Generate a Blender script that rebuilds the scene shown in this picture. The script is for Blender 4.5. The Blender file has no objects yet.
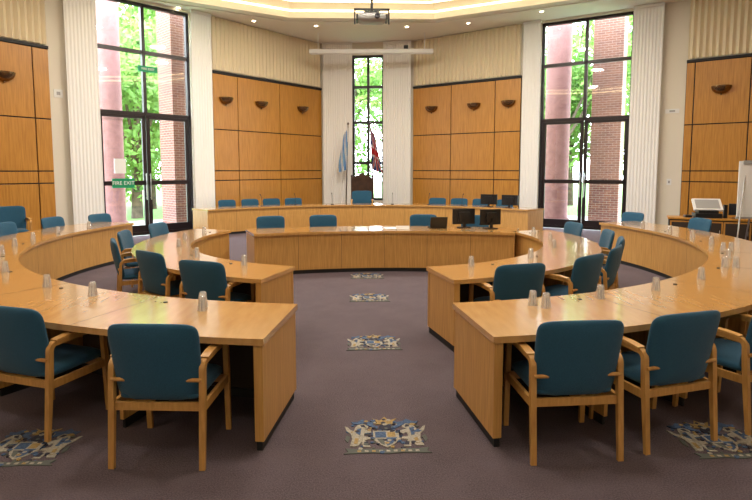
import bpy, bmesh, math, random
from mathutils import Vector, Matrix
random.seed(7)
S=bpy.context.scene
D=math.radians
# ---------------------------------------------------------------- materials
def new(name):
    m=bpy.data.materials.new(name); m.use_nodes=True
    nt=m.node_tree; b=nt.nodes['Principled BSDF']; return m,nt,b
def plain(name,col,rough=.6,metal=0,emit=None,es=0,bump=0,bscale=200,sheen=0):
    m,nt,b=new(name)
    b.inputs['Base Color'].default_value=(*col,1); b.inputs['Roughness'].default_value=rough
    b.inputs['Metallic'].default_value=metal
    if emit: b.inputs['Emission Color'].default_value=(*emit,1); b.inputs['Emission Strength'].default_value=es
    if sheen: b.inputs['Sheen Weight'].default_value=sheen
    if bump:
        tc=nt.nodes.new('ShaderNodeTexCoord'); n=nt.nodes.new('ShaderNodeTexNoise'); n.inputs['Scale'].default_value=bscale
        nt.links.new(tc.outputs['Object'],n.inputs['Vector'])
        bp=nt.nodes.new('ShaderNodeBump'); bp.inputs['Strength'].default_value=bump; bp.inputs['Distance'].default_value=.01
        nt.links.new(n.outputs['Fac'],bp.inputs['Height']); nt.links.new(bp.outputs['Normal'],b.inputs['Normal'])
    return m
def noisy(name,c1,c2,scale,vec=(1,1,1),rough=.5,detail=4,bump=0,coat=0,lo=.3,hi=.7,c3=None,s2=1.5,sheen=0,trans=0):
    m,nt,b=new(name); N=nt.nodes.new; L=nt.links.new
    tc=N('ShaderNodeTexCoord'); mp=N('ShaderNodeMapping'); mp.inputs['Scale'].default_value=vec
    L(tc.outputs['Object'],mp.inputs['Vector'])
    n=N('ShaderNodeTexNoise'); n.inputs['Scale'].default_value=scale; n.inputs['Detail'].default_value=detail
    L(mp.outputs['Vector'],n.inputs['Vector'])
    r=N('ShaderNodeValToRGB'); r.color_ramp.elements[0].position=lo; r.color_ramp.elements[1].position=hi
    r.color_ramp.elements[0].color=(*c1,1); r.color_ramp.elements[1].color=(*c2,1)
    L(n.outputs['Fac'],r.inputs['Fac'])
    out=r.outputs['Color']
    if c3:
        n2=N('ShaderNodeTexNoise'); n2.inputs['Scale'].default_value=s2; n2.inputs['Detail'].default_value=6; n2.inputs['Roughness'].default_value=.7
        L(tc.outputs['Object'],n2.inputs['Vector'])
        r2=N('ShaderNodeValToRGB'); r2.color_ramp.elements[0].position=.4; r2.color_ramp.elements[1].position=.65
        L(n2.outputs['Fac'],r2.inputs['Fac'])
        mx=N('ShaderNodeMixRGB'); mx.inputs['Color2'].default_value=(*c3,1)
        ml=N('ShaderNodeMath'); ml.operation='MULTIPLY'; ml.inputs[1].default_value=.6
        L(r2.outputs['Color'],ml.inputs[0]); L(ml.outputs[0],mx.inputs['Fac']); L(out,mx.inputs['Color1']); out=mx.outputs['Color']
    L(out,b.inputs['Base Color']); b.inputs['Roughness'].default_value=rough
    if coat: b.inputs['Coat Weight'].default_value=coat; b.inputs['Coat Roughness'].default_value=.10
    if sheen: b.inputs['Sheen Weight'].default_value=sheen
    if bump:
        bp=N('ShaderNodeBump'); bp.inputs['Strength'].default_value=bump; bp.inputs['Distance'].default_value=.01
        L(n.outputs['Fac'],bp.inputs['Height']); L(bp.outputs['Normal'],b.inputs['Normal'])
    if trans:
        tl=N('ShaderNodeBsdfTranslucent'); L(out,tl.inputs['Color']); ms=N('ShaderNodeMixShader'); ms.inputs[0].default_value=trans
        o=nt.nodes['Material Output']; L(b.outputs[0],ms.inputs[1]); L(tl.outputs[0],ms.inputs[2]); L(ms.outputs[0],o.inputs['Surface'])
    return m
M_top=noisy('maple_table_top',(.50,.262,.078),(.61,.345,.115),3,(6,1.2,1),rough=.20,coat=.85)
M_ven=noisy('maple_veneer_vertical',(.46,.235,.060),(.62,.345,.105),6,(9,9,.5),rough=.36)
M_pan=noisy('oak_panelling',(.42,.180,.024),(.57,.270,.044),5,(7,7,.4),rough=.38)
M_beech=noisy('beech_chair_wood',(.45,.225,.058),(.58,.315,.095),8,(6,6,1),rough=.36)
M_dark=plain('dark_plinth',(.010,.010,.012),.6)
M_under=plain('dark_wood_and_shade',(.035,.020,.012),.7)  # shade colour for the desk liner; also seams and credenza body
M_blue=noisy('teal_upholstery',(.008,.058,.115),(.018,.105,.190),260,rough=.9,bump=.3,sheen=.12)
M_carpet=noisy('mauve_carpet',(.054,.039,.048),(.135,.100,.118),110,rough=.97,bump=.8,c3=(.126,.094,.110),s2=2.2,lo=.35,hi=.65)
M_wall=plain('cream_plaster',(.77,.72,.62),.85,bump=.1)
M_ceil=plain('ceiling_paint',(.82,.78,.70),.9,bump=.05)
M_raft=plain('ceiling_raft_paint',(.74,.67,.55),.9)
M_curt=plain('cream_blind_fabric',(.90,.90,.89),.9,bump=.1)
M_pleat=plain('pleated_wall_fabric',(.78,.68,.49),.9,bump=.1)
M_frame=plain('dark_bronze_frame',(.016,.009,.011),.35)
M_bronze=plain('aged_bronze',(.22,.14,.075),.25,metal=.9)
M_black=plain('black_plastic',(.01,.01,.011),.35)
M_screen=plain('dark_screen',(.012,.014,.02),.12)
M_white=plain('white_plastic',(.80,.80,.79),.45)
M_grey=plain('grey_plastic',(.35,.35,.35),.45)
M_metal=plain('brushed_metal',(.6,.6,.6),.3,metal=1)
M_warm=plain('warm_cove_lamp',(1,.85,.6),.5,emit=(1,.78,.46),es=5.5)
M_spot=plain('spot_lamp_face',(1,.9,.7),.5,emit=(1,.85,.6),es=18)
M_green=plain('exit_sign_green',(.0,.28,.12),.5)
M_signw=plain('exit_sign_white',(.85,.85,.85),.5)
M_foilage=noisy('leaf_green',(.07,.20,.03),(.28,.46,.10),1.2,rough=.6,trans=.4)
M_bark=noisy('tree_bark',(.06,.04,.03),(.14,.1,.07),6,rough=.9)
M_col=noisy('red_concrete_column',(.20,.09,.085),(.27,.13,.125),6,rough=.8)
M_pave=noisy('paving',(.30,.30,.27),(.42,.42,.38),4,rough=.9)
M_grass=noisy('grass',(.12,.26,.06),(.22,.38,.10),5,rough=.95)
M_dwood=noisy('dark_throne_wood',(.03,.012,.006),(.06,.025,.012),8,rough=.4)
M_navy=plain('navy_leather',(.01,.02,.05),.45)
def brickmat():
    m,nt,b=new('red_brick'); N=nt.nodes.new; L=nt.links.new
    tc=N('ShaderNodeTexCoord'); sp=N('ShaderNodeSeparateXYZ'); cb=N('ShaderNodeCombineXYZ'); ad=N('ShaderNodeMath')
    L(tc.outputs['Object'],sp.inputs[0]); L(sp.outputs['X'],ad.inputs[0]); L(sp.outputs['Y'],ad.inputs[1])
    L(ad.outputs[0],cb.inputs['X']); L(sp.outputs['Z'],cb.inputs['Y'])
    br=N('ShaderNodeTexBrick'); br.inputs['Scale'].default_value=1
    br.inputs['Brick Width'].default_value=.225; br.inputs['Row Height'].default_value=.075; br.inputs['Mortar Size'].default_value=.006
    br.inputs['Color1'].default_value=(.22,.085,.06,1); br.inputs['Color2'].default_value=(.15,.055,.045,1); br.inputs['Mortar'].default_value=(.34,.28,.24,1)
    L(cb.outputs[0],br.inputs['Vector']); L(br.outputs['Color'],b.inputs['Base Color']); b.inputs['Roughness'].default_value=.9
    return m
M_brick=brickmat()
def glassmat(name,tr,gl,df):
    m,nt,b=new(name); N=nt.nodes.new; L=nt.links.new
    nt.nodes.remove(b); out=nt.nodes['Material Output']
    t=N('ShaderNodeBsdfTransparent'); g=N('ShaderNodeBsdfGlossy'); g.inputs['Roughness'].default_value=.03
    d=N('ShaderNodeBsdfDiffuse'); d.inputs['Color'].default_value=(.9,.93,.95,1)
    m1=N('ShaderNodeMixShader'); m1.inputs[0].default_value=gl/(tr+gl)
    L(t.outputs[0],m1.inputs[1]); L(g.outputs[0],m1.inputs[2])
    m2=N('ShaderNodeMixShader'); m2.inputs[0].default_value=df
    L(m1.outputs[0],m2.inputs[1]); L(d.outputs[0],m2.inputs[2]); L(m2.outputs[0],out.inputs['Surface'])
    return m
M_glass=glassmat('window_glass',.94,.06,0)
M_tumb=glassmat('tumbler_glass',.72,.28,.16)

# ---------------------------------------------------------------- mesh builder
class MB:
    def __init__(s): s.v=[];s.f=[];s.m=[]
    def add(s,vs,fs,m=0,T=None):
        o=len(s.v)
        for p in vs:
            p=Vector(p)
            if T is not None: p=T@p
            s.v.append(p)
        for f in fs: s.f.append([i+o for i in f]); s.m.append(m)
    def box(s,x0,x1,y0,y1,z0,z1,m=0,T=None):
        vs=[(x,y,z) for z in(z0,z1) for y in(y0,y1) for x in(x0,x1)]
        s.add(vs,[(0,2,3,1),(4,5,7,6),(0,1,5,4),(2,6,7,3),(0,4,6,2),(1,3,7,5)],m,T)
    def cyl(s,p0,p1,r0,r1=None,m=0,n=16,T=None):
        if r1 is None:r1=r0
        p0=Vector(p0);p1=Vector(p1);d=(p1-p0).normalized()
        a=d.orthogonal().normalized();b=d.cross(a)
        vs=[]
        for p,r in((p0,r0),(p1,r1)):
            for i in range(n):
                t=2*math.pi*i/n; vs.append(p+a*(r*math.cos(t))+b*(r*math.sin(t)))
        fs=[(i,(i+1)%n,n+(i+1)%n,n+i) for i in range(n)]+[tuple(range(n))[::-1],tuple(range(n,2*n))]
        s.add(vs,fs,m,T)
    def arc(s,c,r0,r1,z0,z1,a0,a1,m=0,step=1.5):
        n=max(1,int(math.ceil(abs(a1-a0)/step))); vs=[]
        for i in range(n+1):
            a=D(a0+(a1-a0)*i/n); sx,sy=math.sin(a),-math.cos(a)
            for r,z in((r0,z0),(r1,z0),(r1,z1),(r0,z1)): vs.append((c[0]+r*sx,c[1]+r*sy,z))
        fs=[]
        for i in range(n):
            b=4*i
            for k in range(4): fs.append((b+k,b+(k+1)%4,b+4+(k+1)%4,b+4+k))
        fs.append((3,2,1,0)); b=4*n; fs.append((b,b+1,b+2,b+3))
        s.add(vs,fs,m)
    def lathe(s,prof,m=0,n=20,T=None,ang=360):
        k=len(prof); full=ang>=360; cols=n if full else n+1; vs=[]
        for i in range(cols):
            t=D(ang)*i/n
            for r,z in prof: vs.append((r*math.cos(t),r*math.sin(t),z))
        fs=[]
        for i in range(n):
            j=(i+1)%cols
            for q in range(k-1): fs.append((i*k+q,j*k+q,j*k+q+1,i*k+q+1))
        s.add(vs,fs,m,T)
    def sq(s,a,b,c,e=.3,m=0,T=None,nu=32,nv=14,defo=None):
        vs=[]
        def p(v,e): return math.copysign(abs(v)**e,v)
        for j in range(nv+1):
            ph=-math.pi/2+math.pi*j/nv
            for i in range(nu):
                th=2*math.pi*(i+.5)/nu
                q=Vector((a*p(math.cos(ph),.45)*p(math.cos(th),e),b*p(math.cos(ph),.45)*p(math.sin(th),e),c*p(math.sin(ph),.8)))
                if defo:q=Vector(defo(q))
                vs.append(q)
        fs=[(j*nu+i,j*nu+(i+1)%nu,(j+1)*nu+(i+1)%nu,(j+1)*nu+i) for j in range(nv) for i in range(nu)]
        s.add(vs,fs,m,T)
    def sweep(s,pts,x0,x1,t,m=0,T=None):
        n=len(pts);vs=[]
        for i in range(n):
            a=Vector(pts[max(0,i-1)]);b=Vector(pts[min(n-1,i+1)]);d=(b-a).normalized();nn=Vector((-d.y,d.x))
            p=Vector(pts[i]); tt=t[i] if isinstance(t,list) else t
            for x,sg in((x0,-1),(x1,-1),(x1,1),(x0,1)):
                q=p+nn*(sg*tt/2); vs.append((x,q.x,q.y))
        fs=[]
        for i in range(n-1):
            b=4*i
            for k in range(4): fs.append((b+k,b+(k+1)%4,b+4+(k+1)%4,b+4+k))
        fs+= [(3,2,1,0),(4*n-4,4*n-3,4*n-2,4*n-1)]
        s.add(vs,fs,m,T)
    def prism(s,poly,z0,z1,m=0,T=None):
        n=len(poly)
        vs=[(x,y,z0) for x,y in poly]+[(x,y,z1) for x,y in poly]
        s.add(vs,[(i,(i+1)%n,n+(i+1)%n,n+i) for i in range(n)]+[tuple(range(n))[::-1],tuple(range(n,2*n))],m,T)
    def mesh(s,name,mats,smooth=35):
        me=bpy.data.meshes.new(name); me.from_pydata([tuple(v) for v in s.v],[],s.f)
        for m in mats: me.materials.append(m)
        for p,k in zip(me.polygons,s.m): p.material_index=k
        bm=bmesh.new();bm.from_mesh(me)
        bmesh.ops.remove_doubles(bm,verts=bm.verts,dist=1e-6)
        bmesh.ops.recalc_face_normals(bm,faces=bm.faces); bm.to_mesh(me); bm.free()
        if smooth:
            for p in me.polygons:p.use_smooth=True
            me.set_sharp_from_angle(angle=D(smooth))
        return me
    def obj(s,name,mats,loc=(0,0,0),rz=0,smooth=35,bevel=0):
        return put(name,s.mesh(name,mats,smooth),loc,rz,bevel)
def put(name,me,loc=(0,0,0),rz=0,bevel=0,scale=1):
    o=bpy.data.objects.new(name,me); S.collection.objects.link(o); o.location=loc; o.rotation_euler=(0,0,rz); o.scale=(scale,)*3
    if bevel:
        b=o.modifiers.new('bevel','BEVEL'); b.width=bevel;b.segments=2;b.limit_method='ANGLE';b.angle_limit=D(50)
    return o
def pol(c,r,a,z=0):
    a=D(a); return (c[0]+r*math.sin(a),c[1]-r*math.cos(a),z)

# ---------------------------------------------------------------- room shell
CZ=6.5
W={'A':(-9.9,2.0),'W2':(-7.73,5.14),'W3':(-4.56,8.23),'W4':(-1.47,11.83),'W5':(1.89,11.3),'W6':(5.12,8.79),'W7':(8.97,6.25),
   'B':(11.0,4.6),'C':(11.2,-7.0),'D':(6,-12),'E':(-6,-12),'F':(-10,-7)}
order=['A','W2','W3','W4','W5','W6','W7','B','C','D','E','F']
poly=[W[k] for k in order]
def wallT(P,Q):
    P=Vector((*P,0));Q=Vector((*Q,0));d=(Q-P);L=d.length;d.normalize();n=Vector((-d.y,d.x,0))
    T=Matrix(((d.x,n.x,0,P.x),(d.y,n.y,0,P.y),(0,0,1,0),(0,0,0,1)))
    return T,L
fl=MB(); fl.prism(poly,-.12,0); fl.obj('floor',[M_carpet],smooth=0)

def solidwall(name,a,b,mat=M_wall):
    T,L=wallT(W[a],W[b]); m=MB(); m.box(-.05,L+.05,.06,.31,0,CZ+.6,0,T); m.obj(name,[mat],smooth=0)
solidwall('wall_left','A','W2'); solidwall('wall_back_left','W3','W4'); solidwall('wall_back_right','W5','W6')
solidwall('wall_right','W7','B'); solidwall('wall_right_side','B','C'); solidwall('wall_rear_right','C','D'); solidwall('wall_rear','D','E')
solidwall('wall_rear_left','E','F'); solidwall('wall_left_side','F','A')

def panelling(a,b,bounds):
    T,L=wallT(W[a],W[b]); m=MB()
    m.box(0,L,.035,.058,0,4.8,1,T)
    rows=[(.12,1.5),(1.53,1.80),(1.83,3.08),(3.11,4.78)]
    for t0,t1 in zip(bounds,bounds[1:]):
        for z0,z1 in rows: m.box(t0*L+.014,t1*L-.014,0,.036,z0,z1,0,T)
    m.box(0,L,-.012,.058,4.80,4.87,1,T); m.box(0,L,-.008,.036,0,.10,1,T)
    m.obj('wood_wall_panelling',[M_pan,M_dark],smooth=0,bevel=.003)
panelling('W3','W4',[0,.195,.566,1]); panelling('W5','W6',[0,.383,.783,1])
panelling('A','W2',[0,.2,.55,.9,1]); panelling('W7','B',[0,.08,.57,1])
panelling('B','C',[i/9 for i in range(10)]); panelling('F','A',[i/8 for i in range(9)])
def pleat(m,T,x0,x1,y,z0,z1,pitch=.11,amp=.035,mat=0):
    n=int((x1-x0)/pitch*4); vs=[]
    for i in range(n+1):
        x=x0+(x1-x0)*i/n; yy=y+amp*math.sin(2*math.pi*i/4+.4)
        vs+=[(x,yy,z0),(x,yy,z1)]
    m.add(vs,[(2*i,2*i+2,2*i+3,2*i+1) for i in range(n)],mat,T)
for a,b in (('W3','W4'),('W5','W6'),('A','W2'),('W7','B'),('B','C'),('F','A')):
    T,L=wallT(W[a],W[b]); m=MB(); pleat(m,T,0.02,L-.02,0.0,4.9,CZ-.02,.15,.035)
    m.obj('pleated_wall_fabric',[M_pleat],smooth=60)

def windowwall(wname,a,b,t0,t1,zb,zt,curt,idx,hz,door=True):
    T,L=wallT(W[a],W[b]); u0,u1=t0*L,t1*L
    m=MB()
    if u0>.02: m.box(-.05,u0,.06,.31,0,CZ+.6,0,T)
    m.box(u1,L+.05,.06,.31,0,CZ+.6,0,T)
    m.box(u0,u1,.06,.31,zt,CZ+.6,0,T)
    if zb>.1: m.box(u0,u1,.06,.31,0,zb,0,T)
    m.obj(wname,[M_wall],smooth=0)
    f=MB(); w=.085
    f.box(u0,u0+w,.1,.22,zb,zt,0,T); f.box(u1-w,u1,.1,.22,zb,zt,0,T)
    f.box(u0,u1,.1,.22,zt-w,zt,0,T); f.box(u0,u1,.1,.22,zb,zb+.09,0,T)
    uc=(u0+u1)/2
    for z in hz: f.box(u0,u1,.1,.22,z-.05,z+.05,0,T)
    f.box(uc-.045,uc+.045,.1,.22,hz[0] if door else zb,zt,0,T)
    if door:
        zd=hz[0]
        for s0,s1 in((u0+w,uc-.01),(uc+.01,u1-w)):
            f.box(s0,s0+.10,.12,.19,.05,zd-.04,0,T); f.box(s1-.10,s1,.12,.19,.05,zd-.04,0,T)
            f.box(s0,s1,.12,.19,.05,.28,0,T); f.box(s0,s1,.12,.19,1.42,1.54,0,T); f.box(s0,s1,.12,.19,zd-.13,zd-.04,0,T)
        for sg in(-1,1):
            x=uc+sg*.06
            f.cyl((x,.06,1.0),(x,.06,1.75),.014,m=2,T=T); f.cyl((x,.06,1.05),(x,.12,1.05),.01,m=2,T=T); f.cyl((x,.06,1.7),(x,.12,1.7),.01,m=2,T=T)
    f.box(u0+.02,u1-.02,.155,.160,zb+.03,zt-.03,1,T)
    f.obj('window_%d'%idx,[M_frame,M_glass,M_metal],smooth=30)
    for c0,c1 in curt:
        c=MB(); pleat(c,T,c0*L,c1*L,-.10,.03,CZ-.05,.085,.010); c.box(c0*L,c1*L,-.14,-.06,CZ-.09,CZ-.01,1,T)
        c.obj('vertical_pleated_curtain',[M_curt,M_white],smooth=60)
    ld=bpy.data.lights.new('window_portal','AREA'); ld.shape='RECTANGLE'; ld.size=u1-u0; ld.size_y=zt-zb
    ld.cycles.is_portal=True
    lo=bpy.data.objects.new('window_portal_light',ld); S.collection.objects.link(lo)
    cpos=T@Vector((uc,.35,(zb+zt)/2)); n=(T.to_3x3()@Vector((0,1,0)))
    lo.location=cpos; lo.rotation_euler=(-n).to_track_quat('-Z','Y').to_euler()
    return T,L,u0,u1
TL,LL,ul0,ul1=windowwall('wall_window_left','W2','W3',.235,.845,0.0,6.42,[(.08,.25),(.84,.985)],1,[3.4,5.1])
TR,LR,ur0,ur1=windowwall('wall_window_right','W6','W7',.132,.71,0.0,6.42,[(.015,.135),(.70,.87)],2,[3.4,5.1])
TC,LC,uc0,uc1=windowwall('wall_window_back','W4','W5',.335,.687,.7,6.05,[(.02,.345),(.68,.98)],3,[2.1,3.6,4.9],door=False)

# ceiling ring with 12-sided coffer
def rayhit(a):
    dx,dy=math.sin(a),math.cos(a);best=99
    for i in range(len(poly)):
        x1,y1=poly[i];x2,y2=poly[(i+1)%len(poly)];ex,ey=x2-x1,y2-y1
        den=dx*ey-dy*ex
        if abs(den)<1e-9: continue
        t=(x1*ey-y1*ex)/den;s_=(x1*dy-y1*dx)/den
        if t>0 and -1e-6<=s_<=1+1e-6: best=min(best,t)
    return best+.06
HR=8.5
angs=set(round(2*math.pi*(k+.5)/12,6) for k in range(12))
for x,y in poly: angs.add(round(math.atan2(x,y)%(2*math.pi),6))
angs=sorted(angs)
def dodec(a,R):
    s_=2*math.pi/12; k=math.floor((a-s_/2)/s_); mid=s_/2+s_*k+s_/2
    return R*math.cos(s_/2)/math.cos(a-mid)
c=MB(); n=len(angs); vs=[]
for a in angs:
    ri=dodec(a,HR); ro=rayhit(a); sx,sy=math.sin(a),math.cos(a)
    vs+=[(sx*ro,sy*ro,CZ),(sx*ri,sy*ri,CZ),(sx*ri,sy*ri,CZ+.5)]
fs=[]
for i in range(n):
    j=(i+1)%n
    fs+=[(3*i,3*j,3*j+1,3*i+1),(3*i+1,3*j+1,3*j+2,3*i+2)]
c.add(vs,fs,0)
vs=[];
for a in angs:
    ro=rayhit(a); vs.append((math.sin(a)*ro,math.cos(a)*ro,CZ+.5))
c.add(vs,[tuple(range(n))],0)
c.obj('ceiling',[M_ceil],smooth=0)
r=MB()
pl=[(7.3*math.sin(2*math.pi*(k+.5)/12),7.3*math.cos(2*math.pi*(k+.5)/12)) for k in range(12)]
r.prism(pl,CZ+.17,CZ+.25,0)
pl2=[(x*.8,y*.8) for x,y in pl]
r.prism(pl2,CZ+.12,CZ+.17,1)
for k in range(12):
    a=2*math.pi*(k+.5)/12
    r.cyl((6.6*math.sin(a),6.6*math.cos(a),CZ+.25),(6.6*math.sin(a),6.6*math.cos(a),CZ+.5),.02,m=0)
r.obj('ceiling_raft',[M_raft,M_ceil],smooth=0)
cv=MB()
for k in range(12):
    a0=2*math.pi*(k+.5)/12;a1=2*math.pi*(k+1.5)/12
    for R_,z,rr in((8.3,CZ+.10,.03),(7.75,CZ+.22,.03)):
        cv.cyl((R_*math.sin(a0),R_*math.cos(a0),z),(R_*math.sin(a1),R_*math.cos(a1),z),rr,n=8)
cv.obj('cove_light_tube',[M_warm])
tr=MB()
for R0,R1,z0,z1 in((8.5,8.75,CZ-.06,CZ-.005),(9.05,9.12,CZ-.03,CZ-.005)):
    for k in range(12):
        a0=2*math.pi*(k+.5)/12;a1=2*math.pi*(k+1.5)/12
        q=[(R*math.sin(a),R*math.cos(a)) for R,a in((R0,a0),(R1,a0),(R1,a1),(R0,a1))]
        tr.prism(q,z0,z1)
tr.obj('trim_ceiling',[M_ceil],smooth=0)
rs=MB(); rs.lathe([(.055,-.012),(.085,-.012),(.09,0)],0,20); rs.lathe([(0,-.004),(.055,-.006),(.055,-.012)],1,20)
RS=rs.mesh('recessed_spotlight',[M_white,M_spot],40)
for a in(-21,-9,9,21,34,-34): put('recessed_spotlight',RS,(9.45*math.sin(D(a)),9.45*math.cos(D(a))-(.35 if abs(a)>30 else 0),CZ-.002))

# ---------------------------------------------------------------- sconces
def sconce(P,z,n):
    m=MB(); pf=[(.012,0)]+[(.24*math.sin(D(t)),.21*(1-math.cos(D(t)))) for t in range(10,91,8)]+[(.225,.21)]+[(.225*math.sin(D(t)),.21-.19*math.cos(D(t))) for t in range(80,0,-20)]
    m.lathe(pf,0,24,ang=180)
    m.box(-.05,.05,-.01,.004,.02,.2,0); m.cyl((0,.02,-.03),(0,.02,.03),.02,m=0)
    m.cyl((0,.09,.10),(0,.09,.2),.03,m=1,n=12)
    rz=math.atan2(-n.x,n.y)+math.pi
    m.obj('wall_uplighter_sconce',[M_bronze,M_white],(P.x,P.y,z),rz)
for a,b,ts in(('W3','W4',(.095,.39,.785)),('W5','W6',(.197,.60,.90)),('A','W2',(.73,)),('W7','B',(.325,))):
    T,L=wallT(W[a],W[b]); nn=T.to_3x3()@Vector((0,1,0))
    for t in ts: sconce(T@Vector((t*L,-.012,0)),3.88,nn)

# ---------------------------------------------------------------- desks
def desk(c,r0,r1,a0,a1,sup=(),side=-1,seam=12,h=.75):
    m=MB(); th=.045
    m.arc(c,r0,r1,h-th,h,a0,a1,0)
    pr=r0+.04 ; sgn=1 if a1>a0 else -1
    m.arc(c,pr,pr+.03,.07,h-th,a0+sgn*.1,a1-sgn*.1,1)
    m.arc(c,pr+.031,pr+.04,.07,h-th,a0+sgn*.9,a1-sgn*.9,3)  # dark-brown liner: shade under the desk put into the colour
    m.arc(c,pr+.02,pr+.06,0,.07,a0+sgn*.3,a1-sgn*.3,2)
    ew=math.degrees(.055/((r0+r1)/2))
    for e,sg in((a0,1),(a1,-1)):
        e0=e+sgn*sg*math.degrees(.010/r0)
        m.arc(c,pr,r1-.012,.07,h-th,e0,e0+sgn*sg*ew,1)
        m.arc(c,pr+.02,r1-.03,0,.07,e0+sgn*sg*.15,e0+sgn*sg*(ew-.05),2)
    for e in sup:
        m.arc(c,pr,r1-.12,.07,h-th,e-ew/4,e+ew/4,1); m.arc(c,pr+.02,r1-.14,0,.07,e-ew/5,e+ew/5,2)
    k=1
    while k*seam<abs(a1-a0)-3:
        e=a0+sgn*k*seam
        m.arc(c,r0+.001,r1-.001,h,h+.0006,e-.025,e+.025,3)
        m.arc(c,pr-.0006,pr,.08,h-th-.01,e-.025,e+.025,3)
        m.cyl(pol(c,r0+.17,e-sgn*2,h),pol(c,r0+.17,e-sgn*2,h+.006),.018,m=2,n=12)
        k+=1
    return m.obj('curved_council_desk',[M_top,M_ven,M_dark,M_under],smooth=30,bevel=.004)
O=(0,0); OC=(0,.65)
OH=.765
desk(OC,5.07,5.99,-7.5,-111,(-18.5,-32,-46,-60,-74,-88,-100),seam=14,h=OH)
desk(OC,5.07,5.99,6.8,108,(16,24,34,46,60,74,88,98),seam=14,h=OH)
desk(O,2.72,3.50,-19,-115,(-37,-56,-75,-92),seam=18)
desk(O,2.72,3.50,13.0,108,(31,46,58,72,86),seam=18)
CC=(.32,-5.33)
desk(CC,6.3,7.15,180-21.0,180+21.0,(171,180,189),seam=7)
CD=(0,2.45)
desk(CD,5.75,6.55,180-52,180+48,(148,164,196,212),seam=13)

# ---------------------------------------------------------------- chair
def chairmesh():
    m=MB()
    def path():
        p=[(-.285,0),(-.262,.25),(-.245,.45),(-.235,.60)]
        for t in range(0,91,15): p.append((-.19-.045*math.cos(D(t)) ,.61+.055*math.sin(D(t))))
        p+=[(0,.672),(.16,.668)]
        for t in range(0,91,15): p.append((.17+.055*math.sin(D(t)),.613+.055*math.cos(D(t))))
        p+=[(.235,.45),(.25,0)]
        return p
    P=path(); th=[.034]*len(P); th[0]=.024; th[-1]=.024; th[1]=.032; th[2]=.038; th[-2]=.036
    for sx in(-1,1):
        x=sx*.285; m.sweep(P,x-.018,x+.018,th,0)
        m.box(x-.012,x+.012,-.25,.235,.355,.41,0)
        m.sweep([(-.2,.682),(-.1,.694),(.05,.694),(.19,.682)],x-.028,x+.028,.018,0)
    m.box(-.27,.27,-.25,-.225,.36,.41,0); m.box(-.27,.27,.215,.24,.36,.41,0)
    m.sq(.262,.255,.045,.22,1,Matrix.Translation((0,.015,.445)),defo=lambda q:(q.x,q.y,q.z+.012*(1-(q.x/.26)**2)))
    def bd(q):
        x,z,y=q.x,q.y,q.z
        y2=y-.05*(1-(x/.28)**2)+.02
        tilt=-.20*(z+.24)
        return (x*(1+.03*(z/.24)),y2+tilt,z+.015*(1-(x/.28)**2)*(z/.24))
    m.sq(.277,.245,.034,.24,1,Matrix.Translation((0,-.205,.675)),nu=44,defo=bd)
    m.cyl((-.285,-.255,.56),(.285,-.255,.56),.013,m=0,n=8)
    return m.mesh('armchair',[M_beech,M_blue],40)
CH=chairmesh()
def chair(c,r,a,jit=0,sc=1): 
    return put('armchair',CH,pol(c,r,a),D(a+jit),scale=sc)
def chair_at(x,y,a):
    t=D(a); put('armchair',CH,(x-.27*math.sin(t),y+.27*math.cos(t),0),t)
for x,y,a in((-1.42,-5.44,-4),(-2.55,-4.98,-20),(1.21,-5.46,3),(1.98,-5.30,15),(2.80,-5.03,26),(3.75,-4.4,37),(-3.9,-4.3,-38),
    (-5.55,2.75,-113),(-6.1,2.0,-103),(-6.35,.95,-94),(6.35,1.3,97),(5.8,2.75,111),(6.4,-1.4,70),(-6.4,-1.3,-70),
    (-1.77,-3.17,-22),(-2.54,-2.50,-39),(-3.38,-1.45,-65),(-3.68,-.45,-84),(-3.62,.75,-101),
    (1.44,-3.47,14),(2.36,-2.94,36),(2.95,-2.30,53),(3.4,-1.5,66),(3.66,-.6,80),(3.62,.6,98)): chair_at(x,y,a)
put('armchair',CH,(-7.7,3.3,0),D(-140),scale=1.12)
for x in(-1.85,-.85,1.15,2.15):
    a=180-math.degrees(math.asin((x-.3)/7.5)); chair(CC,7.45,a)
for a in(-37,-30.8,-25,-19,21,27,33,39.5): chair(CD,6.62,180-a)
put('mayor_armchair',CH,(.0,9.4,0),math.pi,scale=1.22)

# throne
t=MB()
for sx in(-1,1):
    t.box(sx*.36-.035,sx*.36+.035,.24,.31,0,1.55,0); t.box(sx*.36-.035,sx*.36+.035,-.31,-.24,0,.72,0)
    t.box(sx*.36-.045,sx*.36+.045,-.34,.28,.70,.75,0); t.box(sx*.36-.02,sx*.36+.02,-.26,.26,.3,.4,0)
    t.lathe([(0,1.68),(.03,1.66),(.045,1.62),(.03,1.58),(.04,1.55)],0,12,Matrix.Translation((sx*.36,.275,0)))
t.box(-.36,.36,.26,.30,.35,1.5,0); t.box(-.36,.36,-.3,.3,.36,.42,0)
t.prism([(-.36,1.48),(.36,1.48),(.3,1.6),(.12,1.68),(0,1.76),(-.12,1.68),(-.3,1.6)],-.30,-.25,0,Matrix.Rotation(D(90),4,'X'))
t.sq(.3,.5,.05,.3,1,Matrix.Translation((0,.24,.97))@Matrix.Rotation(D(90),4,'X'))
t.sq(.32,.28,.06,.3,1,Matrix.Translation((0,0,.46)))
t.obj('ceremonial_throne',[M_dwood,M_navy],(.02,10.45,0),math.pi)

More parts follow.
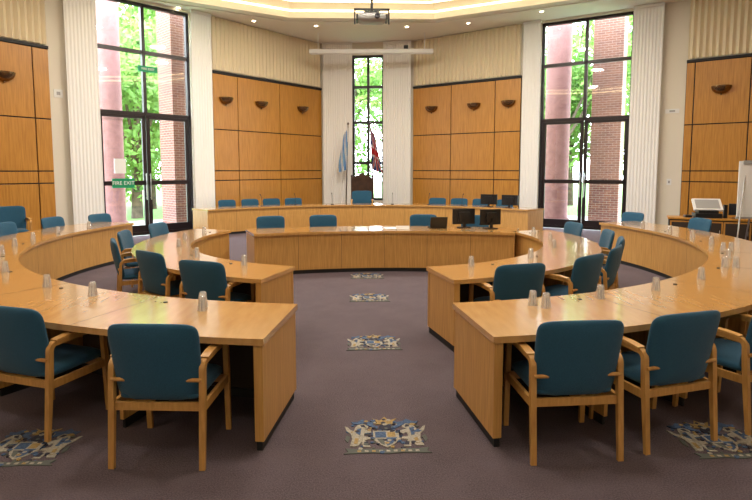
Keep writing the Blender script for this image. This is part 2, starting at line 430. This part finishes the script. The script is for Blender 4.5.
# flags
FM=[plain('flag_red',(.5,.02,.03),.8),plain('flag_white',(.75,.75,.75),.8),plain('flag_blue',(.02,.03,.22),.8),plain('flag_sky',(.22,.42,.70),.8),M_dwood]
def flag(name,x,y,cols,lean,wid):
    m=MB(); m.cyl((0,0,.0),(0,0,.05),.12,.10,m=4,n=20); top=Vector((lean,0,3.45))
    m.cyl((0,0,.04),top,.02,.016,m=4,n=10); m.lathe([(0,.12),(.03,.07),(.04,.03),(0,0)],4,10,Matrix.Translation(top))
    nu,nv=30,18; vs=[]
    for j in range(nv+1):
        v=j/nv
        for i in range(nu+1):
            u=i/nu
            z=3.35-1.5*v-.25*u*(1-v*.5); w=wid*(.5+.75*v)
            px=top.x*(z/3.45)+w*u; py=-.02-.07*math.sin(u*15+v*2)*(.4+v)
            vs.append((px,py,z))
    for j in range(nv):
        for i in range(nu):
            k=cols(i/nu,j/nv)
            m.add([vs[j*(nu+1)+i],vs[j*(nu+1)+i+1],vs[(j+1)*(nu+1)+i+1],vs[(j+1)*(nu+1)+i]],[(0,1,2,3)],k)
    m.obj(name,FM,(x,y,0),0,60)
def uj(u,v):
    if abs(v-.5)<.07 or abs(u-.5)<.07:return 0
    if abs(v-.5)<.13 or abs(u-.5)<.13:return 1
    if abs(abs(u-.5)-abs(v-.5))<.05:return 0
    if abs(abs(u-.5)-abs(v-.5))<.11:return 1
    return 2
flag('union_flag_on_pole',.48,11.1,uj,-.16,.30)
flag('civic_flag_on_pole',-.58,11.05,lambda u,v:3 if int(u*4+v*3)%2 else 1,.10,-.30)

# ---------------------------------------------------------------- carpet crests
def crestmesh():
    m=MB();z=.001;h=.006
    def P(pts,k,dz=0,flip=False):
        if flip: pts=[(-x,y) for x,y in pts][::-1]
        m.prism(pts,z,h+dz,k)
    P([(-.09,.06),(.09,.06),(.09,-.06),(.05,-.13),(0,-.17),(-.05,-.13),(-.09,-.06)],0,.0)
    P([(-.075,.045),(0,.045),(0,-.04),(-.075,-.04)],1,.001); P([(0,-.04),(.075,-.04),(.04,-.12),(0,-.15)],1,.001)
    P([(.01,.035),(.065,.035),(.065,-.03),(.01,-.03)],3,.001); P([(-.065,-.055),(-.015,-.055),(-.015,-.14),(-.04,-.12)],4,.001)
    P([(.045*math.cos(t*.5236),.115+.05*math.sin(t*.5236)) for t in range(12)],5,0)
    P([(-.07,.16),(.07,.16),(.055,.185),(.09,.25),(.035,.215),(0,.275),(-.035,.215),(-.09,.25),(-.055,.185)],3,0)
    lion=[(.11,-.16),(.16,-.16),(.17,-.09),(.2,-.15),(.25,-.15),(.235,-.05),(.245,.02),(.275,.06),(.29,.13),(.27,.12),(.25,.08),(.225,.06),(.215,.11),(.195,.155),(.15,.165),(.12,.13),(.13,.10),(.155,.09),(.105,.06),(.1,.035),(.15,.03),(.155,-.02),(.11,-.03),(.105,-.055),(.15,-.07)]
    mant=[(.05,.12),(.09,.15),(.08,.19),(.13,.2),(.16,.24),(.2,.2),(.245,.2),(.23,.165),(.2,.16),(.15,.17),(.1,.12),(.06,.09)]
    for fz in(0,1):
        P(lion,0,0,fz); P(mant,1,0,fz)
        P([(.18,.0),(.21,.03),(.2,.09),(.17,.1),(.175,.05)],1,.001,fz); P([(.2,-.12),(.225,-.12),(.215,-.04),(.19,-.05)],3,.001,fz)
        P([(.25,-.02),(.275,.0),(.285,-.06),(.265,-.1),(.255,-.06)],4,0,fz)
        P([(.12,-.14),(.15,-.14),(.155,-.1),(.13,-.09)],5,.001,fz); P([(.14,.11),(.17,.12),(.18,.145),(.15,.15)],5,.001,fz)
    P([(-.28,-.175),(-.2,-.19),(-.1,-.185),(0,-.2),(.1,-.185),(.2,-.19),(.28,-.175),(.26,-.22),(.29,-.245),(.2,-.24),(.1,-.235),(0,-.25),(-.1,-.235),(-.2,-.24),(-.29,-.245),(-.26,-.22)],4,0)
    for i in range(9): P([(-.2+i*.048,-.205),(-.175+i*.048,-.207),(-.175+i*.048,-.228),(-.2+i*.048,-.226)],random.choice([0,3]),.001)
    for i in range(120):
        t=random.uniform(0,6.28); rx=random.uniform(.08,.30); x=rx*math.cos(t);y=rx*.78*math.sin(t); s=random.uniform(.008,.024)
        P([(x+s*random.uniform(.6,1.3)*math.cos(q),y+s*.8*math.sin(q)) for q in(0,1,2,3,4,5)],random.choice([0,1,1,4,3,5,5]),random.choice([-.001,.0015]))
    mats=[noisy('crest_cream',(.24,.22,.18),(.44,.41,.34),90,rough=.95,bump=.4),noisy('crest_blue',(.03,.06,.13),(.08,.14,.26),90,rough=.95,bump=.4),plain('crest_red',(.22,.06,.05),.95),
          noisy('crest_gold',(.26,.17,.06),(.40,.28,.11),90,rough=.95,bump=.4),plain('crest_green',(.10,.11,.10),.95),plain('crest_dark',(.03,.03,.05),.95)]
    return m.mesh('carpet_coat_of_arms',mats,0)
CR=crestmesh()
for x,y in((.02,-5.08),(.0,-3.05),(0,-1.0),(0,.6),(-2.38,-5.15),(2.30,-5.22)):
    put('carpet_coat_of_arms',CR,(x,y,0),0)

# ---------------------------------------------------------------- table objects
tm=MB(); tm.lathe([(0,.118),(.024,.118),(.028,.112),(.031,.08),(.036,.04),(.040,.0),(.037,.0),(.033,.04),(.028,.08),(.025,.104),(0,.106)],0,18)
TM=tm.mesh('glass_tumbler',[M_tumb],40)
def tumb(c,r,a,z=.7512): put('glass_tumbler',TM,pol(c,r,a,z))
for a in(-15.4,-27.8,-35.3,-48,-58,-64.5,-73,-81,-90,-100,13.5,20.8,28.5,38,48.3,56,63.6,71,79.6,88,97):
    tumb(OC,5.28,a,OH+.0012)
    if a in(-15.4,13.5,48.3,-64.5,63.6): tumb(OC,5.38,a+.6,OH+.0012)
for a in(-31,-50,-71,-86,-103,23,44,65,82,98): tumb(O,2.88,a)
def monitor(x,y,z,rz,w=.44,h=.29):
    m=MB(); m.box(-.11,.11,-.08,.09,0,.015,0); m.box(-.03,.03,.02,.045,.01,.2,0)
    m.box(-w/2,w/2,-.018,.018,.07,.07+h,0); m.box(-w/2+.015,w/2-.015,-.021,-.017,.085,.055+h,1); m.box(-w/4,w/4,.018,.045,.12,.01+h,0)
    m.obj('computer_monitor',[M_black,M_screen],(x,y,z),rz,bevel=.003)
monitor(1.85,1.45,.752,D(190)); monitor(2.32,1.28,.752,D(200))
monitor(3.75,7.2,.752,D(150),.5,.3); monitor(4.25,6.75,.752,D(140),.5,.3)
def laptop(x,y,z,rz):
    m=MB(); m.box(-.16,.16,-.11,.11,0,.018,0); m.box(-.15,.15,-.09,.04,.018,.02,1)
    m.box(-.16,.16,0,.01,0,.21,0,Matrix.Translation((0,.105,.015))@Matrix.Rotation(D(-15),4,'X')); m.box(-.145,.145,-.002,0,.015,.2,1,Matrix.Translation((0,.105,.015))@Matrix.Rotation(D(-15),4,'X'))
    m.obj('laptop_computer',[M_black,M_screen],(x,y,z),rz)
laptop(1.35,1.45,.752,D(183))
def papers(x,y,z,rz,n=5):
    m=MB()
    for i in range(n): m.box(-.105,.105,-.148,.148,i*.003,i*.003+.0025,0,Matrix.Rotation(D(random.uniform(-8,8)),4,'Z'))
    m.obj('paper_stack',[M_signw],(x,y,z),rz,smooth=0)
papers(.45,1.35,.752,.2,3)
def nameplate(x,y,z,rz):
    m=MB(); m.prism([(-.03,0),(.03,0),(0,.07)],-.12,.12,0,Matrix.Rotation(D(90),4,'Z')@Matrix.Rotation(D(90),4,'X')); m.obj('desk_name_card',[M_signw],(x,y,z),rz,smooth=0)
p=pol(CC,6.5,177,.754); nameplate(*p,D(177))
def mic(p,rz):
    m=MB(); m.lathe([(0,.02),(.045,.018),(.05,0)],0,16)
    pts=[Vector((0,0,.02)),Vector((0,-.01,.15)),Vector((0,.03,.27)),Vector((0,.09,.33))]
    for a_,b_ in zip(pts,pts[1:]): m.cyl(a_,b_,.006,m=0,n=8)
    m.cyl(pts[-1],pts[-1]+Vector((0,.05,.025)),.012,m=0,n=10); m.obj('gooseneck_microphone',[M_black],p,rz)
for a in(150,160,171,189,200,210): mic(pol(CD,6.1,a,.752),D(a+180))

# ---------------------------------------------------------------- right side furniture
CRD=(7.85,3.3,0)
k=MB(); k.box(-.8,.8,-.25,.25,.06,.72,0); k.box(-.83,.83,-.28,.28,.72,.76,1); k.box(-.78,.78,-.23,.23,0,.06,2)
for i in range(3):
    x=-.78+i*.525; k.box(x,x+.51,-.265,-.25,.09,.69,1); k.box(x+.03,x+.48,-.27,-.262,.12,.66,0); k.cyl((x+.45,-.285,.4),(x+.45,-.285,.5),.008,m=3,n=8)
k.obj('wooden_credenza',[M_under,M_pan,M_dark,M_metal],CRD,D(-28),bevel=.004)
p=MB(); p.box(-.26,.26,-.2,.2,0,.10,2); p.box(-.2,.2,-.16,.16,.10,.17,2); p.box(-.03,.03,.02,.08,.15,.30,2)
tt=Matrix.Translation((0,.02,.27))@Matrix.Rotation(D(38),4,'X'); p.box(-.29,.29,-.19,.19,0,.05,0,tt); p.box(-.24,.24,-.15,.15,.05,.053,3,tt)
p.box(.33,.40,-.05,.05,0,.3,1); p.box(-.45,-.31,-.1,.1,0,.05,1)
p.obj('document_viewer',[M_white,M_black,M_black,M_grey],(CRD[0]-.05,CRD[1],.762),D(-20),bevel=.006)
monitor(CRD[0]+.5,CRD[1]-.25,.762,D(-30),.36,.26)
e=MB(); e.box(-.36,.36,-.015,.015,.92,2.02,0); e.box(-.37,.37,-.03,.02,.88,.92,1); e.box(-.34,.34,-.022,-.016,.97,1.98,3); e.box(-.3,.3,-.04,-.015,1.96,2.03,1)
for x0,y0,x1 in((-.45,-.25,-.22),(.45,-.25,.22),(0,.55,0)): e.cyl((x0,y0,0),(x1,.02,1.95),.014,m=2,n=10)
e.obj('flip_chart_easel',[M_white,M_grey,M_metal,M_signw],(7.72,1.65,0),D(-15))
def plate(name,T,u,z,w,h,mt,y=.06):
    m=MB(); m.box(u-w/2,u+w/2,y-.014,y,z-h/2,z+h/2,0,T); m.box(u-w/5,u+w/5,y-.02,y-.014,z-h/5,z+h/5,1,T); m.obj(name,[mt,M_grey],smooth=0)
plate('wall_control_box',TL,.19,3.75,.2,.2,M_white); plate('light_switch',TR,LR-.3,3.5,.35,.12,M_white); plate('light_switch',TR,LR-.3,1.5,.12,.18,M_white)
def sign(T,u,z,w,h,txt):
    root=bpy.data.objects.new('exit_sign',None); S.collection.objects.link(root)
    m=MB(); m.box(u-w/2,u+w/2,.085,.098,z-h/2,z+h/2,0,T); o=m.obj('sign_board',[M_green],smooth=0); o.parent=root
    cu=bpy.data.curves.new('sign_text','FONT'); cu.body=txt; cu.size=h*.55; cu.align_x='CENTER'; cu.align_y='CENTER'; cu.extrude=.001; cu.materials.append(M_signw)
    t_=bpy.data.objects.new('sign_text',cu); S.collection.objects.link(t_)
    t_.matrix_world=T@Matrix.Translation((u,.083,z))@Matrix.Rotation(D(90),4,'X'); t_.parent=root
sign(TL,ul0+.66,1.48,.6,.26,'FIRE EXIT'); sign(TL,(ul0+ul1)/2+.1,4.65,.55,.16,'FIRE EXIT')
n_=MB(); n_.box(ul0+.45,ul0+.75,.105,.118,1.75,2.15,0,TL); n_.obj('paper_notice_on_door',[M_signw],smooth=0)

pj=MB(); pj.sq(.27,.2,.085,.25,0,Matrix.Translation((0,0,0))); pj.cyl((.1,-.19,0),(.1,-.235,0),.05,m=1,n=20); pj.cyl((.1,-.236,0),(.1,-.24,0),.035,m=3,n=20)
pj.box(-.15,.15,-.12,.12,.085,.11,1); pj.cyl((0,0,.1),(0,0,1.76),.025,m=1); pj.box(-.3,-.26,-.15,.15,-.05,.05,1); pj.box(.26,.3,-.15,.15,-.05,.05,1)
pj.box(-.34,.34,-.02,.02,.15,.19,1); pj.box(-.34,-.31,-.02,.02,-.1,.19,1); pj.box(.31,.34,-.02,.02,-.1,.19,1); pj.cyl((0,0,1.7),(0,0,1.78),.1,m=2)
pj.obj('ceiling_projector',[M_grey,M_black,M_white,M_screen],(.12,1.9,4.72),D(0),40)
sc=MB(); sc.box(-2.1,2.1,-.07,.07,-.07,.07,0); sc.cyl((-2.05,0,-.08),(2.05,0,-.08),.02,m=0,n=8); sc.box(1.1,1.25,-.05,.05,.07,.2,1)
for x in(-1.8,1.8): sc.box(x-.012,x+.012,-.012,.012,.07,.62,0)
sc.obj('projection_screen_case',[M_white,M_black],(.33,10.0,5.84),D(-3),bevel=.01)
v=MB(); v.lathe([(0,-.03),(.13,-.03),(.17,0),(.17,.02)],0,24); v.lathe([(0,-.036),(.1,-.034),(.1,-.03)],1,24); v.obj('ceiling_speaker',[M_white,M_grey],(2.3,6.0,CZ+.165))

# ---------------------------------------------------------------- exterior
g=MB(); g.box(-60,60,-60,80,-.3,-.2,0); g.obj('ground_lawn',[M_grass],smooth=0)
T0=MB(); T0.prism([(-13,2),(-9,11),(-4,16),(5,16),(12,11),(15,3),(11.5,4.9),(9.2,6.6),(5.3,9.2),(2,11.7),(-1.6,12.2),(-4.9,8.5),(-8,5.4),(-10.3,2.1)],-.2,-.06,0); T0.obj('terrace_paving',[M_pave],smooth=0)
def bpier(x,y,w,rz):
    m=MB(); m.box(-w/2,w/2,-w/2,w/2,-.05,7.2,0); m.box(-w/2-.04,w/2+.04,-w/2-.04,w/2+.04,-.06,.12,0); m.obj('brick_pier',[M_brick],(x,y,0),rz,smooth=0)
def rcol(x,y,r):
    m=MB(); m.cyl((0,0,-.058),(0,0,7.2),r,m=0,n=36); m.cyl((0,0,-.058),(0,0,.15),r+.06,m=0,n=36); m.cyl((0,0,3.5),(0,0,3.62),r+.03,m=0,n=36); m.obj('round_column',[M_col],(x,y,0))
bpier(-5.75,8.85,.95,D(44)); rcol(-8.25,9.4,.42); bpier(8.1,9.0,.9,D(-33)); rcol(6.9,10.3,.42); bpier(-.95,13.6,.7,0); bpier(1.35,14.0,.5,0)
def treemesh(seed):
    random.seed(seed); m=MB(); m.cyl((0,0,-.2),(.1,0,3),.22,.15,0,12); 
    blobs=[]
    for i in range(11):
        a=random.uniform(0,6.28); r=random.uniform(.4,2.2); z=random.uniform(1.9,6.8)
        p=Vector((r*math.cos(a),r*math.sin(a),z)); blobs.append((p,random.uniform(.9,1.5))); m.cyl((.1,0,1.9),p,.09,.03,0,8)
    for p,R in blobs:
        for j in range(520):
            d=Vector((random.gauss(0,1),random.gauss(0,1),random.gauss(0,1))).normalized()*R*random.uniform(.55,1.05)
            c_=p+d; s=random.uniform(.08,.17); a=Vector((random.gauss(0,1),random.gauss(0,1),random.gauss(0,1))).normalized(); b=a.orthogonal().normalized()
            m.add([c_-a*s,c_+b*s*.5,c_+a*s,c_-b*s*.5],[(0,1,2,3)],1)
    return m.mesh('tree',[M_bark,M_foilage],0)
TRM=[treemesh(3),treemesh(11)]
for i,(x,y,s) in enumerate(((-9.5,14.5,1.1),(-12.5,12,1.0),(-7,18,1.3),(-16,16,1.4),(-11,20,1.5),(9,17,1.2),(12.5,14,1.0),(16,17,1.4),(7,21,1.4),(-1.5,21,1.2),(3,24,1.4),(12,22,1.5),(-15,23,1.6),(-9,24,1.6),(19,23,1.6))):
    put('tree',TRM[i%2],(x,y,-.2),i*1.3,scale=s)

# ---------------------------------------------------------------- lights
def area(name,loc,size,power,col=(1,.91,.78)):
    ld=bpy.data.lights.new(name,'AREA'); ld.shape='DISK'; ld.size=size; ld.energy=power; ld.color=col
    o=bpy.data.objects.new(name,ld); S.collection.objects.link(o); o.location=loc
for x,y in((-4,-4),(0,-4.5),(4,-4)): area('added_fill_lamp',(x,y,CZ+.10),.5,85)
for x,y in((-4.6,.5),(4.6,.5),(0,0)): area('added_fill_lamp',(x,y,CZ+.10),.5,135)
for x,y in((-3,4),(3,4),(0,5)): area('added_fill_lamp',(x,y,CZ+.10),.5,195)
for x,y in((-5.5,-8.6),(0,-9.4),(5.5,-8.6)): area('added_fill_lamp',(x,y,CZ-.02),.5,62)  # added fill lamps at the camera end, to brighten the foreground chairs
w=bpy.data.worlds.new('overcast_sky'); S.world=w; w.use_nodes=True; nt=w.node_tree; bg=nt.nodes['Background']
tc=nt.nodes.new('ShaderNodeTexCoord'); sp=nt.nodes.new('ShaderNodeSeparateXYZ'); rp=nt.nodes.new('ShaderNodeValToRGB')
rp.color_ramp.elements[0].color=(.80,.88,.95,1); rp.color_ramp.elements[1].color=(.72,.86,1,1); rp.color_ramp.elements[0].position=0
nt.links.new(tc.outputs['Generated'],sp.inputs[0]); nt.links.new(sp.outputs['Z'],rp.inputs['Fac']); nt.links.new(rp.outputs['Color'],bg.inputs['Color'])
bg.inputs['Strength'].default_value=18
sd=bpy.data.lights.new('sun','SUN'); sd.energy=4.0; sd.angle=D(10); so=bpy.data.objects.new('sun',sd); S.collection.objects.link(so); so.rotation_euler=(D(50),0,D(150))

# ---------------------------------------------------------------- camera
cd=bpy.data.cameras.new('camera'); co=bpy.data.objects.new('camera',cd); S.collection.objects.link(co)
co.location=(-.18,-8.7,1.85); co.rotation_euler=(D(85),0,D(-2.06)); cd.sensor_width=36; cd.lens=25.85; cd.shift_y=-.044; cd.clip_end=300
S.camera=co
S.view_settings.view_transform='Standard'
